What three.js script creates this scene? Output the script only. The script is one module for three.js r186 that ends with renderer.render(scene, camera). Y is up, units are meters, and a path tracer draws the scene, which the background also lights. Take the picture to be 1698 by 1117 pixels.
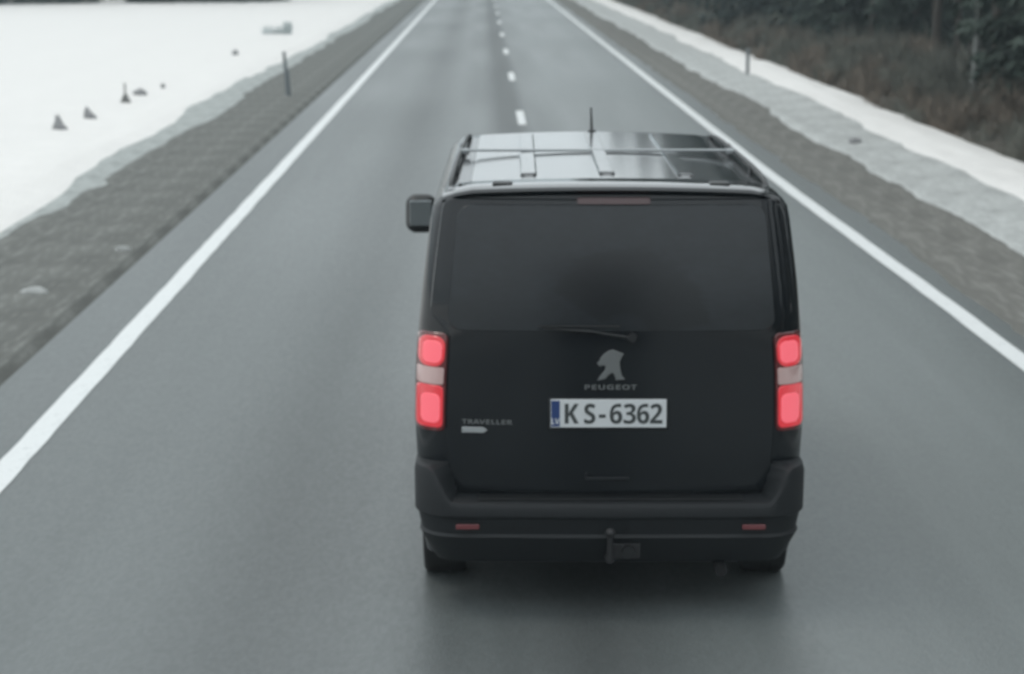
import * as THREE from 'three';
import { mergeGeometries, mergeVertices, toCreasedNormals } from 'three/addons/utils/BufferGeometryUtils.js';
import { RoundedBoxGeometry } from 'three/addons/geometries/RoundedBoxGeometry.js';
import { FontLoader } from 'three/addons/loaders/FontLoader.js';
import { TextGeometry } from 'three/addons/geometries/TextGeometry.js';
import { RectAreaLightUniformsLib } from 'three/addons/lights/RectAreaLightUniformsLib.js';
import { Brush, Evaluator, SUBTRACTION } from 'three-bvh-csg';

/* ------------------------------------------------------------------ camera, sky, sun, exposure */
const scene = new THREE.Scene();
const camera = new THREE.PerspectiveCamera(18.523, 1698 / 1117, 0.1, 3000);
camera.position.set(0, 3.26, 0);
camera.rotation.order = 'YXZ';
camera.rotation.set(-THREE.MathUtils.degToRad(10.657), -THREE.MathUtils.degToRad(0.8055), 0);
camera.focus = 5.2;              // the picture is soft all over: the lens is focused too near
camera.userData.fStop = 4.6;

const renderer = new THREE.WebGLRenderer({ antialias: true });
renderer.toneMapping = THREE.LinearToneMapping;
renderer.toneMappingExposure = 1.15;
renderer.shadowMap.enabled = true;
RectAreaLightUniformsLib.init();

let seed = 20240117;
const rnd = () => { seed |= 0; seed = seed + 0x6D2B79F5 | 0; let t = Math.imul(seed ^ seed >>> 15, 1 | seed); t = t + Math.imul(t ^ t >>> 7, 61 | t) ^ t; return ((t ^ t >>> 14) >>> 0) / 4294967296; };
const rr = (a, b) => a + (b - a) * rnd();
const clamp = (v, a = 0, b = 1) => Math.min(b, Math.max(a, v));
const lerp = (a, b, t) => a + (b - a) * t;
const smooth = (a, b, x) => { const t = clamp((x - a) / (b - a)); return t * t * (3 - 2 * t); };
const hash = (x, y) => { let h = Math.imul(x | 0, 374761393) + Math.imul(y | 0, 668265263) | 0; h = Math.imul(h ^ h >>> 13, 1274126177); return ((h ^ h >>> 16) >>> 0) / 4294967296; };
function vnoise(x, y, px = 0, py = 0) {           // value noise, optionally periodic
  const xi = Math.floor(x), yi = Math.floor(y), fx = x - xi, fy = y - yi, ux = fx * fx * (3 - 2 * fx), uy = fy * fy * (3 - 2 * fy);
  const w = (a, p) => p ? ((a % p) + p) % p : a;
  const a = hash(w(xi, px), w(yi, py)), b = hash(w(xi + 1, px), w(yi, py)), c = hash(w(xi, px), w(yi + 1, py)), d = hash(w(xi + 1, px), w(yi + 1, py));
  return lerp(lerp(a, b, ux), lerp(c, d, ux), uy);
}
const fbm = (x, y, o = 4) => { let s = 0, a = .5, n = 0; for (let i = 0; i < o; i++) { s += a * vnoise(x, y); n += a; a *= .5; x *= 2.03; y *= 2.03; x += 17.3; y += 9.1; } return s / n; };
const curve = (keys) => (v) => { if (v <= keys[0][0]) return keys[0][1]; for (let i = 1; i < keys.length; i++) if (v <= keys[i][0]) { const t = (v - keys[i - 1][0]) / (keys[i][0] - keys[i - 1][0]); return lerp(keys[i - 1][1], keys[i][1], t); } return keys[keys.length - 1][1]; };

{ // even winter overcast, a little brighter overhead
  const W = 256, H = 128, d = new Float32Array(W * H * 4);
  for (let j = 0; j < H; j++) for (let i = 0; i < W; i++) {
    const e = ((j + .5) / H - .5) * Math.PI, up = Math.sin(e), k = (j * W + i) * 4;
    const c = Math.cos(e), n = .5 * vnoise(i / 16, j / 9, 16) + .3 * vnoise(i / 8, j / 5, 32) + .2 * vnoise(i / 4, j / 3, 64);
    const L = (up >= 0 ? .82 + .30 * up : .82 * (1 + .5 * up)) * (1 + .10 * (n - .5) * c);
    d[k] = .925 * L; d[k + 1] = 1.0 * L; d[k + 2] = 1.035 * L; d[k + 3] = 1;
  }
  const sky = new THREE.DataTexture(d, W, H, THREE.RGBAFormat, THREE.FloatType);
  sky.mapping = THREE.EquirectangularReflectionMapping; sky.magFilter = sky.minFilter = THREE.LinearFilter; sky.wrapS = THREE.RepeatWrapping; sky.needsUpdate = true;
  scene.background = sky; scene.environment = sky;
}
const sun = new THREE.DirectionalLight(0xfff6ea, 0.5);
sun.position.set(-40, 90, -30); sun.target.position.set(0, 0, -20);
sun.castShadow = true; sun.shadow.radius = 40;
Object.assign(sun.shadow.camera, { left: -80, right: 80, top: 120, bottom: -60, near: 1, far: 300 });
scene.add(sun, sun.target);
scene.fog = new THREE.FogExp2(0xd4e4ea, 0.0012);

/* ------------------------------------------------------------------ helpers */
const lin = (r, g, b) => new THREE.Color().setRGB(r, g, b);
const names = new Map();
const numbered = (n) => { const k = names.get(n) || 0; names.set(n, k + 1); return k ? `${n}_${String(k).padStart(3, '0')}` : n; };
function mesh(name, geo, mat, parent) { const m = new THREE.Mesh(geo, mat); m.name = name; m.castShadow = m.receiveShadow = true; if (parent) parent.add(m); return m; }
function tag(o, label, category, group) { o.userData.label = label; o.userData.category = category; if (group) o.userData.group = group; return o; }
function top(o) { o.name = numbered(o.name); scene.add(o); return o; }
function struct(name, geo, mat) { const m = top(mesh(name, geo, mat)); m.userData.kind = 'structure'; return m; }
function group(name, x = 0, y = 0, z = 0) { const g = new THREE.Group(); g.name = name; g.position.set(x, y, z); return top(g); }
const clean = (g) => { const o = g.index ? g.toNonIndexed() : g.clone(); for (const k of Object.keys(o.attributes)) if (!['position', 'normal', 'uv'].includes(k)) o.deleteAttribute(k); if (!o.attributes.uv) o.setAttribute('uv', new THREE.BufferAttribute(new Float32Array(o.attributes.position.count * 2), 2)); return o; };
const merge = (list) => mergeGeometries(list.map(clean));
const box = (w, h, d, x = 0, y = 0, z = 0, r = 0) => (r ? new RoundedBoxGeometry(w, h, d, 2, r) : new THREE.BoxGeometry(w, h, d)).translate(x, y, z);
function rod(a, b, r0, r1 = r0, n = 8) {
  const A = new THREE.Vector3(...a), B = new THREE.Vector3(...b), L = A.distanceTo(B), g = new THREE.CylinderGeometry(r1, r0, L, n);
  g.applyQuaternion(new THREE.Quaternion().setFromUnitVectors(new THREE.Vector3(0, 1, 0), B.clone().sub(A).normalize())); const c = A.add(B).multiplyScalar(.5); return g.translate(c.x, c.y, c.z);
}
function gridGeo(rows, uvs) {                     // rows of [x, y, z]
  const R = rows.length, C = rows[0].length, p = [], uv = [], ix = [];
  rows.forEach((row, i) => row.forEach((q, j) => { p.push(...q); const t = uvs ? uvs(q, i, j) : [q[0], q[1]]; uv.push(t[0], t[1]); }));
  for (let i = 0; i < R - 1; i++) for (let j = 0; j < C - 1; j++) { const a = i * C + j; ix.push(a, a + 1, a + C, a + 1, a + C + 1, a + C); }
  const g = new THREE.BufferGeometry(); g.setAttribute('position', new THREE.Float32BufferAttribute(p, 3)); g.setAttribute('uv', new THREE.Float32BufferAttribute(uv, 2)); g.setIndex(ix); g.computeVertexNormals(); return g;
}
function texture(w, h, f, srgb = true) {          // f(u, v) in pixels -> [r, g, b] 0..1 as stored
  const d = new Uint8Array(w * h * 4);
  for (let j = 0; j < h; j++) for (let i = 0; i < w; i++) { const c = f(i, j), k = (j * w + i) * 4; d[k] = clamp(c[0]) * 255; d[k + 1] = clamp(c[1]) * 255; d[k + 2] = clamp(c[2]) * 255; d[k + 3] = 255; }
  const t = new THREE.DataTexture(d, w, h); t.wrapS = t.wrapT = THREE.RepeatWrapping; t.magFilter = THREE.LinearFilter; t.minFilter = THREE.LinearMipmapLinearFilter; t.generateMipmaps = true;
  if (srgb) t.colorSpace = THREE.SRGBColorSpace; t.needsUpdate = true; return t;
}
const toS = (v) => v <= .0031308 ? v * 12.92 : 1.055 * Math.pow(v, 1 / 2.4) - .055;
const col = (r, g, b, k = 1) => [toS(clamp(r * k)), toS(clamp(g * k)), toS(clamp(b * k))];
const std = (o) => new THREE.MeshStandardMaterial(o);
const phys = (o) => new THREE.MeshPhysicalMaterial(o);

/* ------------------------------------------------------------------ ground materials */
const N = 512;
const pn = (i, j, s, sy = s) => vnoise(i / N * s, j / N * sy, s, sy);        // periodic over the N x N tile
const bumpTex = texture(N, N, (i, j) => { const v = .35 * pn(i, j, 256) + .3 * pn(i, j, 128) + .2 * pn(i, j, 48) + .15 * pn(i, j, 16); return [v, v, v]; }, false);
// asphalt: u runs across the road (8.4 m), v along it (24 m): stone grain, worn wheel tracks, right lane lightened against forest shade, a darker left band, the darker unworn strip by the centre line
const ROAD_L = -3.66, ROAD_R = 4.72, RW = ROAD_R - ROAD_L;
const wearAndLight = (x) => {
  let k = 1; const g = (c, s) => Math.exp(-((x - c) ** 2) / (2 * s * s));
  k += .06 * g(-2.2, .42) + .05 * g(-.55, .34) + .30 * g(1.8, .6) + .45 * g(3.4, .8);  // right lane lightened in the colour to make up for the forest's shade
  k -= .36 * g(.52, .24) + .15 * g(-1.1, .42) + .05 * g(2.5, .35); return k;  // darker unworn centre strip, plus darker lengthwise bands in both lanes
};
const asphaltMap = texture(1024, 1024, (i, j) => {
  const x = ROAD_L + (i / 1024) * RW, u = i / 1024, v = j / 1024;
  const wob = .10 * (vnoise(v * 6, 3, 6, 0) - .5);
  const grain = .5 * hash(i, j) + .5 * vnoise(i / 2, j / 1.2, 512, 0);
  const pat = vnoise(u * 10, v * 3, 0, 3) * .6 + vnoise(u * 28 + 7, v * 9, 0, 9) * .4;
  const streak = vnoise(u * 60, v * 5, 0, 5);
  const k = wearAndLight(x + wob) * (.84 + .18 * grain + .12 * pat + .10 * streak);
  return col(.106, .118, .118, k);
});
const asphaltRough = texture(512, 512, (i, j) => {
  const x = ROAD_L + (i / 512) * RW, u = i / 512, v = j / 512;
  const r = .40 + .14 * clamp((1 - wearAndLight(x)) * 4) + .10 * (vnoise(u * 14, v * 3, 0, 3) - .5) + .10 * (hash(i, j) - .5); return [r, r, r];
}, false);
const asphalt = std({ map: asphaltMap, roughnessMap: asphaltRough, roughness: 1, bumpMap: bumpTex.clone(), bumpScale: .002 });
asphalt.bumpMap.repeat.set(8, 24);
const paint = std({ roughness: .62, map: texture(256, 256, (i, j) => { const w = vnoise(i / 6, j / 6, 43, 43) * .5 + hash(i, j) * .25 + vnoise(i / 22, j / 22, 12, 12) * .25, k = w > .72 ? .72 : .93 + .1 * w; return col(.74, .76, .76, k); }) });
const groundTex = (r, g, b, c, stretch = 1, light = 0) => texture(N, N, (i, j) => {
  const a = pn(i, j, 8, Math.max(2, Math.round(8 / stretch))), e = pn(i, j, 40, Math.max(4, Math.round(40 / stretch))), f = pn(i, j, 170), h = hash(i, j);
  let k = 1 + c * ((a - .5) * .7 + (e - .5) * .8 + (f - .5) * .8 + (h - .5) * .7);
  const s = light && (e * .6 + f * .4) > .70 ? light : 0;
  return col(r + s, g + s, b + s, k);
});
const gravel = std({ map: groundTex(.134, .138, .128, .34, 6, .04), roughness: .95, bumpMap: bumpTex, bumpScale: .010 });
const gravelBrown = std({ map: groundTex(.154, .152, .139, .32, 6, .04), roughness: .95, bumpMap: bumpTex, bumpScale: .010 });
const slush = std({ map: groundTex(.47, .485, .475, .34, 3), roughness: .75, bumpMap: bumpTex, bumpScale: .03 });
const dirtySnow = std({ map: groundTex(.40, .425, .415, .4, 2), roughness: .85, bumpMap: bumpTex, bumpScale: .03 });
const snow = std({ map: groundTex(.79, .775, .755, .05), roughness: .9, bumpMap: bumpTex, bumpScale: .02 });
const litter = std({ map: groundTex(.095, .086, .070, .7, 1, .05), roughness: 1, bumpMap: bumpTex, bumpScale: .06 });

/* ------------------------------------------------------------------ ground, road, verges */
const zsFar = []; for (let z = 80; z > -340;) { zsFar.push(z); z -= Math.max(.28, Math.abs(z) * .011); } zsFar.push(-340);
const span = (a, b, n) => Array.from({ length: n + 1 }, (_, i) => lerp(a, b, i / n));
function sheet(xs, zs, y, tile) { return gridGeo(zs.map((z) => xs.map((x) => [x, y(x, z), z])), (q) => [q[0] / tile, q[2] / tile]); }
const turn = (g) => { const ix = g.index.array; const n = g.attributes.normal.array; if (n[1] < 0) { for (let i = 0; i < ix.length; i += 3) { const t = ix[i]; ix[i] = ix[i + 1]; ix[i + 1] = t; } g.computeVertexNormals(); } return g; };

const groundY = (x, z) => {
  const prof = curve([[-900, 1.5], [-60, .25], [-20, .12], [-8, .05], [-6.35, .02], [-5.9, -.055], [-5.45, -.20], [-4.6, -.5], [5.6, -.5], [6.5, -.3], [9, -.28], [60, -.2], [900, .4]]);
  const e = .5 + .5 * smooth(-5, -7, x);
  return prof(x) + (x < -4 ? .13 * e * (fbm(x * .55, z * .16, 3) - .5) + .03 * (fbm(x * 2.1, z * .3, 3) - .5) : 0);
};
const gx = [-900, -400, -200, -120, -80, -60, -45, -34, -26, -20, -16, -13, -11, -9.5, -8.5, -7.8, ...span(-7.2, -5, 22), -4.4, 0, 6, 8, 12, 20, 60, 200, 900];
const gz = [300, 120, 50, ...zsFar, -420, -560, -900, -1600];
struct('ground', turn(sheet(gx, gz, groundY, 3.1)), snow);

const road = group('road'); road.userData.kind = 'structure';
{
  const g = turn(sheet(span(ROAD_L, ROAD_R, 14), zsFar, (x, z) => .02 * (1 - ((x - .6) / 4.2) ** 2), 1));
  const p = g.attributes.position, uv = g.attributes.uv; for (let i = 0; i < p.count; i++) uv.setXY(i, (p.getX(i) - ROAD_L) / RW, p.getZ(i) / 24);
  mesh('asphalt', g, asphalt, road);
  const ry = (x) => .02 * (1 - ((x - .6) / 4.2) ** 2) + .004;
  const strip = (x0, x1, zs) => { const r = turn(gridGeo(zs.map((z) => [x0, x1].map((x) => { const q = x + .012 * (vnoise(z * 2.3, x0 * 7) - .5); return [q, ry(q), z]; })), (q) => [q[0], q[2]])); return r; };
  mesh('edge_line', strip(-3.12, -2.935, zsFar), paint, road);
  mesh('edge_line', turn(gridGeo(zsFar.map((z) => [4.10, 4.285].map((x) => { const q = x + .13 * smooth(32, 15, -z) + .012 * (vnoise(z * 2.3, 31) - .5); return [q, ry(q), z]; })), (q) => [q[0], q[2]])), paint, road);
  for (let k = 0; k < 16; k++) { const c = -(40.3 + 13.1 * (k - 4)); if (c > 15) continue; mesh('lane_dash', strip(.665, .815, span(c + 1.66, c - 1.66, 8)), paint, road); }
}
struct('verge_left', turn(sheet([...span(-3.62, -4.2, 10), ...span(-4.3, -6.6, 26)], zsFar, (x, z) => curve([[-6.6, -.22], [-5.6, -.085], [-5, -.06], [-4.2, -.035], [-3.85, -.035], [-3.80, -.12], [-3.62, -.13]])(x) + .05 * smooth(-3.7, -4.4, x) * (fbm(x * 2.4, z * .7, 4) - .5), 1.7)), gravel);
struct('dirty_snow', turn(sheet(span(-5.0, -6.3, 24), zsFar, (x, z) => curve([[-6.3, -.05], [-5.75, -.055], [-5.4, -.09], [-5.0, -.20]])(x) + .10 * (fbm(x * 1.3 + 9, z * .16, 4) - .5) + .02 * (fbm(x * 5, z * .4, 3) - .5), 1.9)), dirtySnow);
struct('verge_right', turn(sheet(span(4.42, 6.4, 26), zsFar, (x, z) => curve([[4.42, -.03], [4.72, .012], [5.2, .01], [5.9, -.01], [6.4, -.1]])(x) + .05 * smooth(4.5, 5, x) * (fbm(x * 2.2, z * .6, 4) - .5) + .03 * (fbm(x * 5, z * 1.5 + 40, 3) - .5), 1.8)), gravelBrown);
struct('slush_strip', turn(sheet(span(5.3, 7.6, 30), zsFar, (x, z) => curve([[5.3, -.14], [5.7, -.01], [6.0, .035], [6.6, .05], [7.1, .05], [7.6, -.1]])(x) + .09 * (fbm(x * 1.4 + 3, z * .16, 4) - .5) + .03 * (fbm(x * 5, z * .4, 3) - .5), 2.1)), slush);
struct('snow_bank', turn(sheet(span(6.5, 9.2, 36), zsFar, (x, z) => curve([[6.5, -.16], [6.9, .02], [7.1, .09], [7.5, .16], [7.9, .13], [8.3, .0], [8.8, -.12], [9.2, -.25]])(x) + .14 * (fbm(x * 1.1 + 3, z * .33, 4) - .5) + .04 * (fbm(x * 4 + 3, z * 1.1, 3) - .5), 2.6)), snow);
struct('forest_floor', turn(sheet([...span(7.6, 14, 22), 17, 22, 30, 45, 80, 140], zsFar, (x, z) => curve([[7.6, -.15], [8.1, .0], [8.8, .06], [12, .12], [30, .3], [140, .6]])(x) + .18 * (fbm(x * .9, z * .4 + 60, 4) - .5), 2.3)), litter);

/* ------------------------------------------------------------------ the van */
const M = {
  paint: phys({ color: lin(.0035, .0055, .0080), roughness: .5, specularIntensity: .15, clearcoat: 1, clearcoatRoughness: .12 }),
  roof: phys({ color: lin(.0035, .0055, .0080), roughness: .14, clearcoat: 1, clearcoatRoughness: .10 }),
  plastic: std({ color: lin(.006, .0078, .010), roughness: .6, bumpMap: bumpTex, bumpScale: .0008 }),
  trim: std({ color: lin(.010, .011, .012), roughness: .42 }),
  bar: std({ color: lin(.34, .36, .37), roughness: .45, metalness: .6 }),
  rubber: std({ color: lin(.014, .014, .015), roughness: .85 }),
  dark: std({ color: lin(.008, .008, .009), roughness: .9 }),
  glass: phys({ color: lin(.006, .007, .008), roughness: .08, clearcoat: 1, clearcoatRoughness: .03 }),
  chrome: std({ color: lin(.62, .64, .65), roughness: .3, metalness: 1 }),
  badge: std({ color: lin(.22, .23, .23), roughness: .4, metalness: .7 }),
  alloy: std({ color: lin(.35, .36, .37), roughness: .4, metalness: .9 }),
  redLens: phys({ color: lin(.26, .012, .016), roughness: .25, clearcoat: 1, emissive: lin(.42, .020, .030), emissiveIntensity: 1 }),
  glow: std({ color: lin(.4, .05, .06), roughness: .4, emissive: lin(.60, .105, .135), emissiveIntensity: 1 }),
  redHousing: phys({ color: lin(.12, .008, .010), roughness: .25, clearcoat: 1 }),
  clearLens: phys({ color: lin(.62, .42, .40), roughness: .15, clearcoat: 1 }),
  reflector: phys({ color: lin(.16, .03, .035), roughness: .25, clearcoat: 1 }),
  brakeOff: phys({ color: lin(.045, .008, .010), roughness: .15, clearcoat: 1 }),
  mirror: std({ color: lin(.30, .32, .33), roughness: .12, metalness: 1 }),
  plate: std({ color: lin(.66, .68, .69), roughness: .45 }),
  plateBlue: std({ color: lin(.02, .05, .17), roughness: .45 }),
  plateInk: std({ color: lin(.055, .062, .062), roughness: .5 }),
  steel: std({ color: lin(.04, .04, .042), roughness: .5, metalness: .6 }),
  headlamp: phys({ color: lin(.7, .72, .74), roughness: .1, clearcoat: 1 }),
};
// film of road dirt on the rear window, with a dark fan painted in for the lorry's reflection
const dirtReflectMap = texture(512, 512, (i, j) => {
  const x = (i / 512 - .5) * 1.9, h = 1.3 + (j / 512) * .9, dx = x - .06, dy = h - 1.40, r = Math.hypot(dx, dy), a = Math.atan2(dy, dx);
  const n = vnoise(i / 9, j / 9) * .35 + vnoise(i / 30, j / 30) * .35 + hash(i, j) * .3;
  const lorryReflect = (1 - smooth(.40, .46, r + .05 * (n - .5))) * smooth(.10, .14, r) * smooth(.12, .2, a + .05 * (n - .5)) * (1 - smooth(2.5, 2.6, a));
  const f = (1 - .5 * lorryReflect) * (.55 + .6 * n); return col(.003 + .010 * f, .004 + .013 * f, .005 + .016 * f);
});
M.rearGlass = phys({ map: dirtReflectMap, color: 0xffffff, roughness: .6, specularIntensity: .2, clearcoat: 1, clearcoatRoughness: .24 });

const van = group('van', .62, 0, -9.75); van.rotation.y = THREE.MathUtils.degToRad(-0.9);
tag(van, 'black passenger van with lit red tail lamps straddling the dashed lane line', 'van');
const spline = (keys) => (v) => { const n = keys.length; v = clamp(v, keys[0][0], keys[n - 1][0]); let i = 1; while (i < n - 1 && v > keys[i][0]) i++; const [x0, y0] = keys[i - 1], [x1, y1] = keys[i], m = (j) => j <= 0 ? (keys[1][1] - keys[0][1]) / (keys[1][0] - keys[0][0]) : j >= n - 1 ? (keys[n - 1][1] - keys[n - 2][1]) / (keys[n - 1][0] - keys[n - 2][0]) : (keys[j + 1][1] - keys[j - 1][1]) / (keys[j + 1][0] - keys[j - 1][0]), d = x1 - x0, t = (v - x0) / d, a = m(i - 1) * d, b = m(i) * d; return (2 * t ** 3 - 3 * t * t + 1) * y0 + (t ** 3 - 2 * t * t + t) * a + (-2 * t ** 3 + 3 * t * t) * y1 + (t ** 3 - t * t) * b; };
const zr = spline([[.28, .12], [.62, .118], [.80, .105], [.98, .100], [1.2, .102], [1.32, .103], [1.44, .1075], [1.6, .119], [1.75, .139], [1.9, .168], [2.05, .206], [2.1, .220]]);
const bow = (x) => x * x / 12;                  // the back is slightly bowed from side to side
const Wd = curve([[.28, .91], [.4, .938], [.6, .95], [.95, .966], [1.2, .960], [1.42, .946], [1.7, .917], [1.95, .885], [2.095, .865]]);
const corner = (u) => { u = clamp((Math.abs(u) - .84) / .16); return .15 * (1 - Math.sqrt(1 - .96 * u * u)); };
const zback = (x, h) => -(zr(h) + bow(x) + corner(x / Wd(h)));
{
  const T = curve([[0, 2.095], [3.25, 2.095], [3.45, 2.07], [3.6, 1.99], [4.0, 1.69], [4.4, 1.38], [4.52, 1.31], [4.62, 1.28], [4.86, 1.16], [4.98, .97]]);
  const K = curve([[0, 1], [3.2, 1], [3.6, .985], [4.0, .97], [4.5, .945], [4.86, .89], [4.98, .84]]);
  const st = [0, .75, 1.0, 1.4, 1.9, 2.5, 3.0, 3.25, 3.35, 3.45, 3.6, 3.8, 4.0, 4.2, 4.4, 4.52, 4.62, 4.75, 4.86, 4.94, 4.98];
  const ts = [0, .03, .08, .14, .2, .27, .34, .42, .5, .58, .64, .7, .76, .82, .88, .925, .955, .975, .99, 1], xh = [-1, -.99, -.975, -.955, -.93, -.9, -.87, -.84, -.6, -.4, -.2, 0, .2, .4, .6, .84, .87, .9, .93, .955, .975, .99, 1];
  const pt = (s, t, u) => {
    const top = T(s), h = .28 + t * (top - .28), d = top - h, S = 1 - .085 * clamp(1 - d / .1) ** 2;
    const w = Wd(h) * K(s) * S, x = u * w, crown = t === 1 ? .028 * (1 - u * u) : 0;
    let z = -s; if (s === 0) z = -(zr(h) + bow(x) + corner(u)); if (s === 4.98) z = -s - .03 * (1 - u ** 4) * Math.sin(Math.PI * t);
    return [x, h + crown, z];
  };
  const parts = [];
  const side = (u) => ts.map((t) => st.map((s) => pt(s, t, u)));
  parts.push(gridGeo(side(-1)));
  parts.push(gridGeo(side(1).map((r) => r.slice().reverse())));
  parts.push(gridGeo(xh.map((u) => st.map((s) => pt(s, 1, u)))));
  parts.push(gridGeo(xh.slice().reverse().map((u) => st.map((s) => pt(s, 0, u)))));
  parts.push(gridGeo(ts.map((t) => xh.map((u) => pt(0, t, u)))));
  parts.push(gridGeo(ts.map((t) => xh.map((u) => pt(4.98, t, u)).reverse())));
  let g = mergeGeometries(parts.map((p) => { p.deleteAttribute('normal'); p.deleteAttribute('uv'); return p; }));
  g = mergeVertices(g, 1e-4); g.computeVertexNormals();
  let body = new Brush(g, M.paint); body.updateMatrixWorld();
  const ev = new Evaluator(); ev.attributes = ['position', 'normal']; ev.useGroups = false;
  for (const s of [-1, 1]) for (const z of [-.86, -4.1]) {
    const c = new Brush(new THREE.CylinderGeometry(.40, .40, .5, 32).rotateZ(Math.PI / 2).translate(s * .90, .335, z).toNonIndexed()); c.geometry = mergeVertices(c.geometry); c.updateMatrixWorld();
    body = ev.evaluate(body, c, SUBTRACTION);
  }
  let bg = body.geometry; if (bg.index) bg = bg.toNonIndexed(); bg.deleteAttribute('normal'); bg = toCreasedNormals(bg, .55);
  const pz = bg.attributes.position; bg.setAttribute('uv', new THREE.Float32BufferAttribute(Array.from({ length: pz.count * 2 }, (_, i) => i % 2 ? pz.getY(i >> 1) : pz.getZ(i >> 1) + pz.getX(i >> 1)), 2));
  mesh('body', bg, M.paint, van);
}
// a panel that follows the rear of the body: edges of the panel as functions of height, rounded corners, chamfered rim
function patch({ x0, x1, h0, h1, off, depth = .02, r = .03, rim = .006, nx = 14, nh = 12, flip = false }) {
  const hs = [], cs = []; for (let i = 0; i <= nh; i++) hs.push((1 - Math.cos(Math.PI * i / nh)) / 2); for (let j = 0; j <= nx; j++) cs.push((1 - Math.cos(Math.PI * j / nx)) / 2 * .7 + .3 * j / nx);
  const at = (a, b, o, g) => {
    const hh = lerp(h0 - g, h1 + g, b), e = Math.min(b, 1 - b) * (h1 - h0 + 2 * g), ins = e < r ? r - Math.sqrt(Math.max(0, r * r - (r - e) ** 2)) : 0;
    const L = x0(hh) - g + ins, R = x1(hh) + g - ins, x = lerp(L, R, a), hc = clamp(hh, .29, 2.094); return [x, hh, zback(clamp(x, -Wd(hc), Wd(hc)), hc) + o];
  };
  const face = hs.map((b) => cs.map((a) => at(a, b, off, 0)));
  const loop = (o, g) => { const l = []; cs.forEach((a) => l.push(at(a, 0, o, g))); hs.slice(1).forEach((b) => l.push(at(1, b, o, g))); cs.slice(0, -1).reverse().forEach((a) => l.push(at(a, 1, o, g))); hs.slice(0, -1).reverse().forEach((b) => l.push(at(0, b, o, g))); return l; };
  const skirt = gridGeo([loop(off, 0), loop(off - rim, rim * .8), loop(off - depth, rim * .8)]);
  const g = merge([gridGeo(face), skirt]); g.deleteAttribute('normal'); const q = toCreasedNormals(g, .7); return q;
}
const sym = (f) => ({ x0: (h) => -f(h), x1: f });
const tailgate = mesh('tailgate', patch({ ...sym((h) => h < .93 ? Wd(h) - .165 : lerp(Wd(h) - .165, Wd(h) - .055, smooth(1.40, 1.52, h))), h0: .63, h1: 2.06, off: .014, r: .05, nx: 30, nh: 40 }), M.paint, van);
{ // rear window with its uv laid out in metres for the film of dirt
  const g = patch({ ...sym((h) => lerp(.80, .745, (h - 1.43) / .6)), h0: 1.435, h1: 2.035, off: .019, depth: .012, r: .07, rim: .003, nx: 30, nh: 20 });
  const p = g.attributes.position, uv = g.attributes.uv; for (let i = 0; i < p.count; i++) uv.setXY(i, p.getX(i) / 1.9 + .5, (p.getY(i) - 1.3) / .9);
  mesh('rear_window', g, M.rearGlass, tailgate);
}
{ // wiper: parked arm and blade, pivot cap
  const zw = (x, h) => zback(x, h) + .04;
  const g = merge([rod([.10, 1.405, zw(.10, 1.41)], [-.10, 1.437, zw(-.1, 1.44)], .009, .006), rod([-.10, 1.437, zw(-.1, 1.44)], [-.33, 1.452, zw(-.33, 1.45)], .008, .006), box(.40, .010, .010, -.16, 1.462, zw(0, 1.462) - .004, .003), new THREE.CylinderGeometry(.020, .024, .04, 16).rotateX(Math.PI / 2).translate(.10, 1.405, zw(.1, 1.405) - .01)]);
  mesh('wiper', g, M.trim, tailgate);
}
{ // plate recess, plate, lettering
  const z = zback(0, 1.03) + .022, tilt = .02;
  const pl = new THREE.Group(); pl.name = 'number_plate'; pl.position.set(-.012, 1.03, z); pl.rotation.x = -tilt; van.add(pl);
  mesh('plate_panel', box(.565, .140, .010, 0, 0, 0, .004), M.plate, pl);
  mesh('plate_holder', box(.585, .156, .012, 0, -.003, -.008, .005), M.trim, pl);
  mesh('country_band', box(.042, .128, .003, -.259, 0, .005), M.plateBlue, pl);
  const font = await new FontLoader().loadAsync('fonts/droid/droid_sans_bold.typeface.json');
  const put = (txt, size, x, y, zz, depth, stretch = 1) => { const t = new TextGeometry(txt, { font, size, depth, curveSegments: 6, bevelEnabled: false }); t.computeBoundingBox(); const b = t.boundingBox; t.translate(-(b.min.x + b.max.x) / 2, 0, 0); t.scale(stretch, 1, 1); return t.translate(x, y, zz); };
  const chars = [['K', -.180], ['S', -.092], ['-', -.031], ['6', .036], ['3', .103], ['6', .168], ['2', .232]];
  mesh('plate_lettering', merge(chars.map(([c, x]) => put(c, .098, x, -.049, .0046, .0026, .92))), M.plateInk, pl);
  mesh('band_letters', put('LV', .028, -.259, -.052, .006, .0015, .95), M.plate, pl);
  // word below the emblem and word on the lower left of the tailgate
  const zs = zback(0, 1.16) + .014; mesh('maker_lettering', put('PEUGEOT', .024, -.002, 1.147, zs, .004, 1.75), M.badge, van);
  mesh('model_lettering', put('TRAVELLER', .022, 0, 0, 0, .004, 1.55).rotateY(-.1).translate(-.605, .968, zback(-.605, .98) + .014), M.badge, van);
  const sh = new THREE.Shape([[0, 0], [.105, 0], [.124, .013], [.105, .026], [0, .026]].map((q) => new THREE.Vector2(...q)));
  mesh('silver_badge', new THREE.ExtrudeGeometry(sh, { depth: .004, bevelSize: .001, bevelThickness: .001, bevelSegments: 1 }).rotateY(-.11).translate(-.728, .924, zback(-.728, .93) + .013), M.chrome, van);
}
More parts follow.
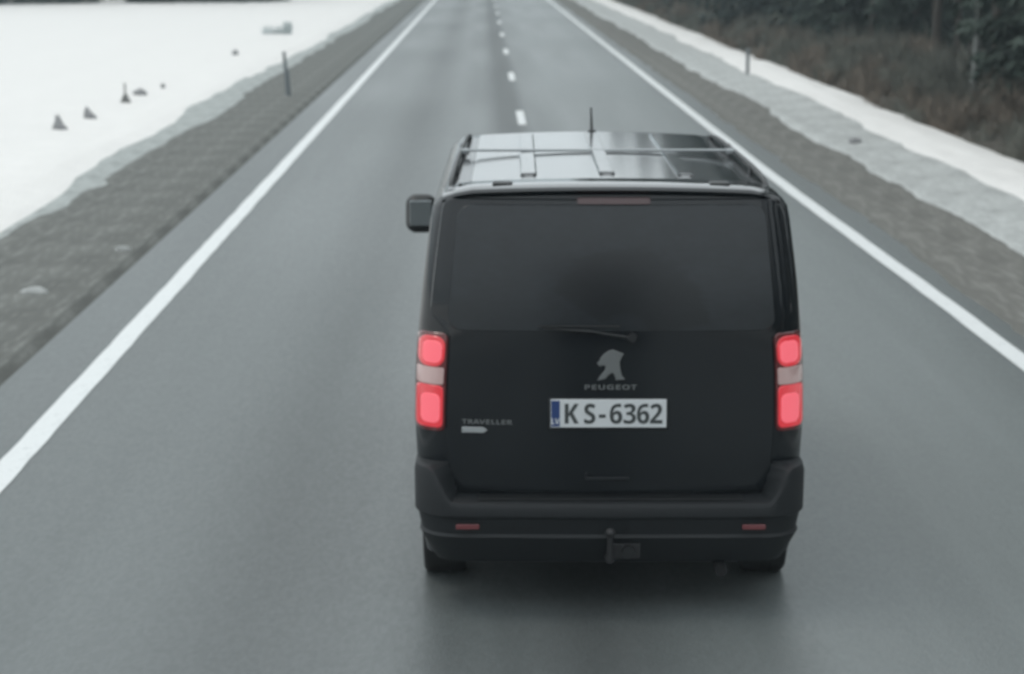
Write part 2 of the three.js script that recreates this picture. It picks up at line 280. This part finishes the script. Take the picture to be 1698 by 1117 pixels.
{ // rampant animal emblem, chrome outline
  const q = [[800, 115], [850, 135], [915, 160], [890, 205], [872, 250], [880, 330], [900, 410], [932, 442], [842, 450], [822, 385], [795, 362], [752, 392], [712, 436], [640, 452], [660, 420], [722, 345], [728, 305], [705, 278], [655, 292], [634, 262], [662, 240], [668, 212], [704, 168], [752, 132]];
  const sh = new THREE.Shape(q.map(([x, y]) => new THREE.Vector2((x - 782) * .000435, (283 - y) * .000435)));
  const em = mesh('emblem', new THREE.ExtrudeGeometry(sh, { depth: .006, bevelSize: .003, bevelThickness: .003, bevelSegments: 2 }), M.badge, van);
  em.position.set(-.002, 1.27, zback(0, 1.27) + .016); em.rotation.x = -.03;
}
{ // pull grip low on the tailgate
  const z = zback(0, .70) + .012;
  mesh('handle', merge([box(.22, .014, .022, -.015, .70, z + .004, .005), box(.012, .03, .018, -.118, .712, z + .002, .004)]), M.plastic, tailgate);
}
const hi = mesh('third_brake_lamp', patch({ ...sym(() => .175), h0: 2.043, h1: 2.072, off: .022, depth: .02, r: .01, rim: .003, nx: 8, nh: 6 }), M.brakeOff, van); hi.position.x = .01;
for (const s of [-1, 1]) {
  const inner = (h) => Wd(h) - .150, outer = (h) => Wd(h) * .998;
  const range = (a, b) => s > 0 ? { x0: (h) => inner(h) + a, x1: (h) => outer(h) - b } : { x0: (h) => -(outer(h) - b), x1: (h) => -(inner(h) + a) };
  const lamp = mesh('tail_lamp', patch({ ...range(0, 0), h0: .925, h1: 1.41, off: .010, depth: .03, r: .035, nx: 16, nh: 22 }), M.redHousing, van);
  mesh('brake_lens', patch({ ...range(.012, .006), h0: 1.25, h1: 1.395, off: .018, depth: .012, r: .05, rim: .004 }), M.redLens, lamp);
  mesh('light_guide', patch({ ...range(.026, .030), h0: 1.268, h1: 1.372, off: .022, depth: .006, r: .03, rim: .003 }), M.glow, lamp);
  mesh('reversing_lens', patch({ ...range(.010, .004), h0: 1.160, h1: 1.240, off: .017, depth: .012, r: .012, rim: .003 }), M.clearLens, lamp);
  mesh('tail_lens', patch({ ...range(.012, .004), h0: .945, h1: 1.150, off: .018, depth: .012, r: .025, rim: .004 }), M.redLens, lamp);
  mesh('light_guide', patch({ ...range(.026, .030), h0: .968, h1: 1.11, off: .022, depth: .006, r: .03, rim: .003 }), M.glow, lamp);
  for (const [h, hh] of [[1.32, .13], [1.05, .19]]) { const L = new THREE.RectAreaLight(lin(1, .09, .12), .6, .12, hh); L.position.set(s * .885, h, zback(.885, h) + .05); L.lookAt(s * .885, h, 5); van.add(L); L.name = 'lamp_light'; }
}
{ // rear bumper swept round the back, corners standing higher than the loading step
  const path = []; for (let i = 0; i <= 6; i++) path.push([-.962, lerp(-.46, -.22, i / 6), -1, 0]);
  for (let i = 1; i <= 10; i++) { const a = i / 10 * Math.PI / 2; path.push([-.962 + .22 * (1 - Math.cos(a)), -.22 + .22 * Math.sin(a), -Math.cos(a), Math.sin(a)]); }
  for (let i = 1; i < 24; i++) path.push([lerp(-.742, .742, i / 24), .012 * Math.sin(Math.PI * i / 24), 0, 1]);
  const mir = path.slice(0, 17).reverse().map(([x, z, a, b]) => [-x, z, -a, b]); path.push(...mir);
  const rows = [[-.2, .30, 0], [-.05, .265, 0], [-.018, .275, 0], [0, .31, 0], [.004, .42, 0], [-.012, .435, 0], [-.012, .515, 0], [.004, .53, 0], [.006, .575, .9], [-.004, .594, 1], [-.022, .602, 1], [-.2, .606, 1]].map(([o, h, k]) => path.map(([x, z, a, b]) => { const lift = k * .165 * smooth(.765, .90, Math.abs(x)); const tuck = .085 * smooth(.50, .27, h); return [x + a * (o - tuck), h + lift, z + b * (o - tuck)]; }));
  const g = toCreasedNormals(gridGeo(rows).toNonIndexed(), .6);
  const b = mesh('rear_bumper', g, M.plastic, van);
  for (const s of [-1, 1]) mesh('reflector', box(.115, .026, .012, s * .70, .478, -.004, .004), M.reflector, b);
  mesh('step_pad', box(1.30, .006, .10, 0, .609, -.075, .002), M.trim, b);
}
{ // tow hitch
  const t = new THREE.Group(); t.name = 'tow_hitch'; van.add(t);
  mesh('tow_ball', merge([new THREE.SphereGeometry(.025, 16, 12).translate(-.005, .465, .06), rod([-.005, .33, .05], [-.005, .45, .06], .017, .014, 12), rod([-.005, .33, .05], [-.005, .30, -.2], .022, .026, 12)]), M.steel, t);
  mesh('socket_bracket', box(.14, .075, .012, .075, .36, .012, .004), M.steel, t);
  mesh('socket', new THREE.CylinderGeometry(.032, .032, .04, 20).rotateX(Math.PI / 2).translate(.085, .362, .03), M.trim, t);
}
const tyreG = new THREE.LatheGeometry([[.20, -.085], [.215, -.105], [.27, -.112], [.318, -.108], [.335, -.085], [.338, -.03], [.332, -.028], [.332, -.02], [.338, -.018], [.338, .018], [.332, .02], [.332, .028], [.338, .03], [.335, .085], [.318, .108], [.27, .112], [.215, .105], [.20, .085]].map((q) => new THREE.Vector2(...q)), 40).rotateZ(Math.PI / 2);
const rimG = (() => { const l = [new THREE.LatheGeometry([[.205, -.09], [.19, -.08], [.185, .05], [.19, .092], [.21, .10]].map((q) => new THREE.Vector2(...q)), 40).rotateZ(-Math.PI / 2), new THREE.CylinderGeometry(.06, .07, .03, 20).rotateZ(Math.PI / 2).translate(.07, 0, 0)]; for (let k = 0; k < 5; k++) l.push(box(.028, .15, .055, .065, .115, 0, .008).rotateX(k * Math.PI * 2 / 5)); return merge(l); })();
for (const s of [-1, 1]) for (const z of [-.86, -4.1]) {
  const w = new THREE.Group(); w.name = 'wheel'; w.position.set(s * .835, .338, z); van.add(w); if (s < 0) w.rotation.y = Math.PI;
  mesh('tyre', tyreG, M.rubber, w); mesh('rim', rimG, M.alloy, w);
}
mesh('axle', merge([rod([-.72, .33, -.86], [.72, .33, -.86], .05, .05, 12), box(.5, .12, .35, -.05, .30, -.55, .03), rod([.55, .24, -.05], [.55, .26, -.9], .03, .03, 12)]), M.dark, van);
// roof: beads, rails, cross bars, spoiler, hinges, antenna
const roofY = (x) => 2.095 + .028 * (1 - (x / .79) ** 2);
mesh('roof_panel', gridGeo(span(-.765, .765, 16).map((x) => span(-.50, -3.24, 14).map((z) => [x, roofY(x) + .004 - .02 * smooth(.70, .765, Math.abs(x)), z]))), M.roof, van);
for (const x of [-.40, .0, .40]) {
  const rows = [-.045, -.035, -.015, .015, .035, .045].map((dx, i) => [-.72, -.76, -3.02, -3.06].map((z, j) => [x + dx * (j % 3 ? 1 : .3), roofY(x + dx) + (i % 5 && j % 3 ? .018 : .001), z]));
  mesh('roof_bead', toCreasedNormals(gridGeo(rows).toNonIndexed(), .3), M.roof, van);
}
for (const s of [-1, 1]) {
  const pts = [[.795, 2.06, -.50], [.79, 2.10, -.60], [.785, 2.122, -.85], [.775, 2.128, -1.9], [.755, 2.122, -2.95], [.75, 2.10, -3.18], [.75, 2.06, -3.28]].map(([x, y, z]) => new THREE.Vector3(s * x, y, z));
  const rl = mesh('roof_rail', new THREE.TubeGeometry(new THREE.CatmullRomCurve3(pts), 40, .013, 8), M.trim, van);
  for (const z of [-1.15, -2.3]) mesh('rail_foot', box(.02, .08, .08, s * .778, 2.10, z, .01), M.trim, rl);
}
mesh('cross_bar', merge([box(1.54, .012, .05, 0, 2.137, -1.92, .005), box(.05, .03, .07, -.75, 2.13, -1.92, .008), box(.05, .03, .07, .75, 2.13, -1.92, .008)]), M.bar, van);
{
  const rows = [[-.70, -.004], [-.66, .014], [-.41, .012], [-.372, .002], [-.362, -.012], [-.40, -.045]].map(([z, dy]) => span(-.825, .825, 22).map((x) => { const e = smooth(.70, .83, Math.abs(x)); return [x, 2.095 + .028 * (1 - (x / .83) ** 2) + dy - .035 * e, z + .180 - bow(x) - .05 * e]; }));
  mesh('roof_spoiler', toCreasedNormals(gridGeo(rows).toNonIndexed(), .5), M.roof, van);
  for (const x of [-.53, .53]) mesh('hinge', box(.10, .028, .10, x, 2.122, -.33, .012), M.trim, van);
  mesh('antenna', merge([rod([.01, 2.11, -3.16], [.008, 2.275, -3.26], .011, .006, 10), new THREE.CylinderGeometry(.022, .032, .03, 16).translate(.01, 2.13, -3.15)]), M.trim, van);
}
for (const s of [-1, 1]) {
  const m = mesh('door_mirror', new RoundedBoxGeometry(.20, .25, .15, 5, .07).translate(s * 1.075, 1.575, -3.52), M.trim, van);
  mesh('mirror_glass', new RoundedBoxGeometry(.145, .165, .012, 3, .005).rotateX(.06).translate(s * 1.075, 1.585, -3.446), M.mirror, m);
  mesh('mirror_arm', merge([rod([s * .955, 1.50, -3.54], [s * .84, 1.46, -3.58], .028, .034, 10)]), M.trim, m);
  for (const [z0, z1] of [[-.95, -1.75], [-1.83, -2.75], [-2.83, -3.45]]) {
    const rows = span(1.40, 1.93, 8).map((h) => span(z0, z1, 8).map((z) => [s * (Wd(h) * (z < -3.2 ? lerp(1, .985, (-z - 3.2) / .4) : 1) + .003), h, z]));
    mesh('side_window', gridGeo(s < 0 ? rows : rows.map((r) => r.slice().reverse())), M.glass, van);
  }
  mesh('door_handle', box(.03, .03, .18, s * .972, 1.12, -2.0, .01), M.trim, van);
  mesh('headlamp', box(.26, .16, .20, s * .66, .88, -4.88, .05), M.headlamp, van);
}
{
  const rows = span(3.52, 4.46, 10).map((q) => span(-.86, .86, 10).map((u) => { const t = curve([[3.45, 2.07], [3.6, 1.99], [4.0, 1.69], [4.4, 1.38], [4.52, 1.31]])(q), k = curve([[3.2, 1], [3.6, .985], [4.0, .97], [4.5, .945]])(q); return [u * Wd(t) * k * .94, t + .028 * (1 - u * u) + .005, -q - .004]; }));
  mesh('windscreen', gridGeo(rows), M.glass, van);
}

/* ------------------------------------------------------------------ the lorry that carries the camera, seen only in the van's glass */
{
  const cabM = phys({ color: lin(.10, .014, .014), roughness: .4, clearcoat: 1 }), boxM = std({ color: lin(.25, .26, .27), roughness: .6 });
  const t = group('lorry', .72, 0, .35); tag(t, 'tall dark red lorry that carries the camera behind the van', 'lorry');
  mesh('cab', new RoundedBoxGeometry(2.46, 3.2, 2.1, 4, .16).translate(0, 2.15, 1.05), cabM, t);
  mesh('windscreen', new RoundedBoxGeometry(2.2, 1.0, .04, 3, .018).translate(0, 2.75, .005), M.glass, t);
  const gr = mesh('grille', box(1.5, 1.0, .04, 0, 1.45, 0, .015), M.dark, t); for (let k = 0; k < 5; k++) mesh('slat', box(1.44, .05, .04, 0, 1.08 + k * .18, -.02, .015), M.plastic, gr);
  mesh('bumper', new RoundedBoxGeometry(2.46, .5, .35, 4, .08).translate(0, .58, .12), M.plastic, t);
  for (const s of [-1, 1]) { mesh('headlamp', new RoundedBoxGeometry(.42, .2, .05, 3, .02).translate(s * .92, .72, -.06), M.headlamp, t); mesh('mirror', new RoundedBoxGeometry(.22, .7, .16, 3, .06).translate(s * 1.42, 2.6, .2), M.trim, t); }
  mesh('trailer', box(2.5, 2.9, 9, 0, 2.55, 7.0, .04), boxM, t);
  for (const s of [-1, 1]) for (const z of [1.2, 8.5, 9.8]) { const w = new THREE.Group(); w.name = 'wheel'; w.position.set(s * 1.05, .5, z); w.scale.setScalar(1.48); if (s < 0) w.rotation.y = Math.PI; t.add(w); mesh('tyre', tyreG, M.rubber, w); mesh('rim', rimG, M.alloy, w); }
}

/* ------------------------------------------------------------------ roadside things */
{ // marker posts
  const grey = std({ color: lin(.17, .19, .20), roughness: .7 }), dull = std({ color: lin(.27, .30, .31), roughness: .7 });
  const p = group('marker_post', -4.44, -.06, -47.4); p.rotation.z = .075; tag(p, 'leaning grey roadside post at the edge of the left snow field', 'post');
  mesh('post', new THREE.CylinderGeometry(.035, .055, 1.03, 10).translate(0, .5, 0), grey, p); mesh('post_face', box(.05, .62, .02, .052, .30, .0, .006), dull, p);
  const r = group('marker_post', 6.86, -.02, -53.8); tag(r, 'short upright grey post standing in the snow before the forest', 'post');
  mesh('post', box(.085, .70, .07, 0, .35, 0, .012), grey, r); mesh('post_cap', new THREE.CylinderGeometry(.02, .055, .04, 4).rotateY(Math.PI / 4).translate(0, .72, 0), dull, r);
}
function rockGeo(w, h, d, k, pointed = 0) {
  const g = mergeVertices(new THREE.IcosahedronGeometry(1, 3).deleteAttribute('normal').deleteAttribute('uv')), p = g.attributes.position;
  for (let i = 0; i < p.count; i++) { const x = p.getX(i), y = p.getY(i), z = p.getZ(i), n = .55 + .9 * fbm(x * 2.3 + k * 7.1, z * 1.7 + y * 1.3 + k * 3.3, 3), q = pointed ? lerp(1, .12, clamp(y) * pointed) : 1; p.setXYZ(i, x * n * w / 2 * q + (pointed ? (k === 1 ? -.30 : -.42) * w * clamp(y) : 0), Math.max(-.25, y) * n * h, z * n * d / 2 * q); }
  g.computeVertexNormals(); g.setAttribute('uv', new THREE.Float32BufferAttribute(Array.from({ length: p.count * 2 }, (_, i) => i % 2 ? p.getY(i >> 1) : p.getX(i >> 1)), 2)); return g;
}
const stone = std({ map: groundTex(.34, .34, .345, .6), roughness: .95, bumpMap: bumpTex, bumpScale: .02 });
const G1 = 'dark stones and weeds poking through the left snow field';
[['stone', -7.66, -37.7, .27, .26, 1, .75, 'largest dark pointed stone in the snow, nearest the left edge'],
 ['stone', -7.58, -40.2, .24, .20, 2, .8, 'dark wedge stone in the snow, second from the left edge'],
 ['stone', -7.64, -46.4, .30, .12, 4, 0, 'flat dark stone in the snow just right of the tall weed'],
 ['stone', -7.46, -48.6, .11, .10, 5, 0, 'tiny pale stone right of the flat stone in the snow'],
 ['stone', -7.56, -63.7, .20, .13, 6, 0, 'lone small dark stone in the snow left of the leaning post']].forEach(([n, x, z, w, h, k, pt, l]) => {
  const o = top(mesh(n, rockGeo(w, h, w * .8, k, pt), stone)); o.position.set(x, groundY(x, z) + .01, z); tag(o, l, 'stone', G1);
});
{ const w = group('weed', -7.63, groundY(-7.63, -44.4), -44.4), br = std({ color: lin(.26, .26, .25), roughness: 1 }), st = [], lf = [];
  for (let i = 0; i < 26; i++) { const a = rr(0, 6.28), t = rr(.03, .14), h = rr(.12, .2); st.push(rod([Math.cos(a) * t, -.02, Math.sin(a) * t], [Math.cos(a) * t * .3, h, Math.sin(a) * t * .3], .02, .008, 4)); }
  for (let i = 0; i < 5; i++) { const a = rr(0, 6.28); lf.push(rod([0, 0, 0], [Math.cos(a) * .02, rr(.34, .42), Math.sin(a) * .02], .014, .008, 5)); }
  mesh('leaves', merge(st), br, w); mesh('stalk', merge(lf), br, w); tag(w, 'tall thin dry weed standing up from the left snow field', 'weed', G1);
}
{ // pale frosted clump far out
  const c = group('brush_heap', -7.85, groundY(-7.85, -79.8), -79.8), fr = std({ color: lin(.68, .72, .72), roughness: .95 }), fd = std({ color: lin(.55, .60, .60), roughness: .95 });
  const l = [], d = [];
  for (let i = 0; i < 70; i++) { const x = rr(-.55, .3), h = rr(.14, .34); l.push(rod([x, 0, rr(-.2, .2)], [x + rr(-.12, .12), h, rr(-.25, .25)], .022, .012, 4)); }
  for (let i = 0; i < 60; i++) { const x = rr(.28, .55), h = rr(.25, .48); d.push(rod([x, 0, rr(-.2, .2)], [x + rr(-.08, .08), h, rr(-.25, .25)], .022, .012, 4)); }
  mesh('pale_twigs', merge(l), fr, c); mesh('dark_twigs', merge(d), fd, c); tag(c, 'pale frosted brush heap on the snow above the leaning post', 'brush heap');
}
[['snow_lump', -4.38, -19.9, .30, .07, 7, 'small melting snow lump on the left verge, nearest the left edge', slush, -.05],
 ['snow_lump', -4.0, -22.8, .16, .06, 8, 'tiny melting snow lump on the left verge near the white line', slush, -.05],
 ['stone', 6.26, -34.7, .20, .09, 9, 'small dark stone lying on the grey slush right of the van', stone, .04],
 ['stone', 8.5, -32.3, .62, .22, 10, 'dark boulder at the top of the snow bank by the right edge', litter, .08]].forEach(([n, x, z, w, h, k, l, m, y]) => { const o = top(mesh(n, rockGeo(w, h, w * .7, k), m)); o.position.set(x, y, z); tag(o, l, n === 'stone' ? 'stone' : 'snow lump'); });

/* ------------------------------------------------------------------ forest */
const bark = std({ map: texture(128, 256, (i, j) => { const v = .5 * vnoise(i / 4, j / 14, 32, 0) + .3 * hash(i, j) + .2 * vnoise(i / 12, j / 30); return col(.085, .072, .062, .5 + v); }), roughness: 1, bumpMap: bumpTex, bumpScale: .02 });
const birch = std({ map: texture(128, 256, (i, j) => { const v = vnoise(i / 14, j / 3), k = v > .74 ? .25 : .9 + .2 * hash(i, j); return col(.22, .225, .215, k); }), roughness: .85 });
const needles = [[.050, .070, .056], [.042, .060, .054], [.058, .068, .054]].map((c) => std({ color: lin(...c), roughness: .9, side: THREE.DoubleSide }));
const twigs = std({ color: lin(.105, .090, .075), roughness: 1, side: THREE.DoubleSide });
function tri(arr, a, b, c) { arr.push(...a, ...b, ...c); }
function fromTris(p) { const g = new THREE.BufferGeometry(); g.setAttribute('position', new THREE.Float32BufferAttribute(p, 3)); g.setAttribute('uv', new THREE.Float32BufferAttribute(new Float32Array(p.length / 3 * 2), 2)); g.computeVertexNormals(); return g; }
function spruceGeo(H, R) {
  const p = [], limbs = [new THREE.CylinderGeometry(.02, H * .013, H, 9, 6).translate(0, H / 2 - .1, 0)];
  for (let h = .35; h < H - .2; h += .38 + .012 * h) {
    const L0 = R * Math.pow(1 - h / H, .75) * (h < 2 ? .75 + .12 * h : 1), n = Math.round(6 + 4 * (1 - h / H)), a0 = rr(0, 6.28);
    for (let b = 0; b < n; b++) {
      const a = a0 + b / n * 6.283 + rr(-.25, .25), L = L0 * rr(.65, 1.12), droop = rr(.12, .36), ca = Math.cos(a), sa = Math.sin(a), hb = h + rr(-.15, .15);
      if (h < 6) limbs.push(rod([0, hb, 0], [ca * L * .8, hb - droop * L * .7, sa * L * .8], .022, .008, 4));
      const segs = Math.max(3, Math.round(L / .3));
      for (let s = 1; s <= segs; s++) {
        const t = s / segs, r = L * t, y = hb - droop * L * t + .10 * L * t * t, x = ca * r, z = sa * r;
        for (let q = 0; q < 4; q++) {
          const da = a + (q - 1.5) * .75 + rr(-.3, .3), l = rr(.26, .48) * (1.15 - .35 * t), w = rr(.06, .11), ex = x + Math.cos(da) * l, ez = z + Math.sin(da) * l, ey = y - rr(.02, .30), nx = -Math.sin(da) * w, nz = Math.cos(da) * w, ty = rr(-.06, .06);
          tri(p, [x + nx, y + ty, z + nz], [x - nx, y - ty, z - nz], [ex, ey, ez]);
          tri(p, [x, y, z], [x + nx * .6, y - rr(.15, .32), z + nz * .6], [ex * .6 + x * .4, ey - .03, ez * .6 + z * .4]);
        }
      }
    }
  }
  return { crown: fromTris(p), trunk: merge(limbs) };
}
function bareGeo(H, r0) {
  const trunk = [], fine = [];
  const grow = (p, d, L, r, lvl) => {
    const e = p.clone().addScaledVector(d, L); (lvl < 2 ? trunk : fine).push(rod(p.toArray(), e.toArray(), r, r * .65, lvl < 2 ? 7 : 3));
    if (lvl >= 4) return;
    const n = lvl === 0 ? 1 : 2 + (rnd() > .6 ? 1 : 0);
    for (let i = 0; i < n; i++) { const q = d.clone().add(new THREE.Vector3(rr(-1, 1), rr(-.1, .5), rr(-1, 1)).multiplyScalar(lvl === 0 ? .12 : .75)).normalize(); grow(e, q, L * rr(.6, .82), r * .62, lvl + 1); }
    if (lvl < 2) for (let i = 0; i < 5; i++) { const t = rr(.35, .95), a = rr(0, 6.28), q = new THREE.Vector3(Math.cos(a), rr(.2, .9), Math.sin(a)).normalize(); grow(p.clone().addScaledVector(d, L * t), q, L * rr(.22, .4), r * .3, 3); }
  };
  grow(new THREE.Vector3(0, -.2, 0), new THREE.Vector3(rr(-.05, .05), 1, rr(-.05, .05)).normalize(), H * .36, r0, 0);
  return { trunk: merge(trunk), crown: merge(fine) };
}
const floorY = (x) => curve([[7.6, -.15], [8.1, 0], [8.8, .06], [12, .12], [30, .3], [140, .6]])(x);
const protos = [];
for (let k = 0; k < 4; k++) { const s = spruceGeo([15, 17.5, 19, 13][k], [2.5, 2.8, 2.7, 2.3][k]); const g = new THREE.Group(); g.name = 'spruce_tree'; mesh('trunk', s.trunk, bark, g); mesh('crown', s.crown, needles[k % 3], g); protos.push(g); }
for (let k = 0; k < 3; k++) { const s = bareGeo([15, 13, 16][k], [.13, .10, .09][k]); const g = new THREE.Group(); g.name = k === 2 ? 'birch_tree' : 'bare_tree'; mesh('trunk', s.trunk, k === 2 ? birch : bark, g); mesh('crown', s.crown, twigs, g); protos.push(g); }
const GF = 'trees of the dark roadside forest';
function plant(k, x, z, y, label, cat, grp, sc = 1) { const o = protos[k].clone(); top(o); o.position.set(x, y, z); o.rotation.y = rr(0, 6.28); o.scale.setScalar(sc); tag(o, label, cat, grp); return o; }
const LS = 'dark green spruce in the shaded forest right of the road', LB = 'bare leafless tree in the shaded forest right of the road';
for (let z = -24; z > -260; z -= z > -150 ? rr(2.4, 3.8) : rr(5, 7.5)) {
  const bare = rnd() < .28; plant(bare ? 4 + (rnd() * 2 | 0) : (rnd() * 4 | 0), rr(11.2, 13.4), z, floorY(12) - .05, bare ? LB : LS, 'tree', GF, rr(.9, 1.15));
}
for (let z = -18; z < 8; z += rr(4, 6)) plant((rnd() * 4 | 0), rr(11.5, 14.5), z, floorY(12) - .05, LS, 'tree', GF, rr(1, 1.2));
for (let z = -28; z > -230; z -= rr(4, 6)) { const bare = rnd() < .15; plant(bare ? 4 : (rnd() * 4 | 0), rr(15, 18.5), z, floorY(16) - .05, bare ? LB : LS, 'tree', GF, rr(1, 1.2)); }
for (let z = -40; z > -200; z -= rr(6, 9)) plant((rnd() * 4 | 0), rr(20, 27), z, floorY(22) - .05, LS, 'tree', GF, rr(1, 1.25));
plant(6, 10.0, -42.2, floorY(10) - .05, 'slender pale birch trunk at the forest edge, top right', 'tree', GF);
const GL = 'far forest edge beyond the left snow field';
for (let i = 0; i < 22; i++) { const t = i / 21, x = lerp(-13.5, -64, t) + rr(-.7, .7), z = -Math.max(116, 119 + (x + 28) * .72) + rr(-.8, .8); plant((rnd() * 4 | 0), x, z, groundY(x, z) - .45, 'dark spruce in the far tree line behind the left snow field', 'tree', GL, rr(.85, 1.1)); }
{ // brown brushwood along the forest edge
  const p = []; for (let i = 0; i < 46; i++) { const a = rr(0, 6.28), r = rr(0, .25), h = rr(.35, 1.1), l = rr(.1, .5), w = rr(.008, .018), x = Math.cos(a) * r, z = Math.sin(a) * r, ex = x + Math.cos(a) * l, ez = z + Math.sin(a) * l, nx = -Math.sin(a + .6) * w, nz = Math.cos(a + .6) * w;
    tri(p, [x + nx, -.1, z + nz], [x - nx, -.1, z - nz], [ex, h, ez]); const m = .55, bx = x + (ex - x) * m, bz = z + (ez - z) * m, by = h * m; tri(p, [bx + nx, by, bz + nz], [bx - nx, by, bz - nz], [bx + rr(-.3, .3), by + rr(.15, .4), bz + rr(-.3, .3)]); }
  const n = 1500, im = new THREE.InstancedMesh(fromTris(p), std({ color: 0xffffff, roughness: 1, side: THREE.DoubleSide }), n), o = new THREE.Object3D();
  for (let i = 0; i < n; i++) {
    const z = -20 - 150 * Math.pow(rnd(), 1.35), x = 8.15 + 3.6 * Math.pow(rnd(), 1.2) + .35 * (vnoise(z * .3, 5) - .5); o.position.set(x, floorY(x) + .0, z); o.rotation.set(rr(-.15, .15), rr(0, 6.28), rr(-.15, .15)); const s = rr(.45, 1.05) * lerp(.55, 1.25, clamp((x - 8.1) / 2.5)); o.scale.set(s, s * rr(.7, 1.2), s); o.updateMatrix(); im.setMatrixAt(i, o.matrix);
    const k = vnoise(x * 1.5, z * .35), q = rr(.75, 1.2); im.setColorAt(i, k > .5 ? lin(.170 * q, .140 * q, .112 * q) : lin(.140 * q, .142 * q, .120 * q));
  }
  im.name = 'undergrowth'; im.castShadow = im.receiveShadow = true; im.userData = { kind: 'stuff', label: 'brown bare undergrowth between the snow bank and the forest', category: 'undergrowth' }; scene.add(im);
}
renderer.render(scene, camera);
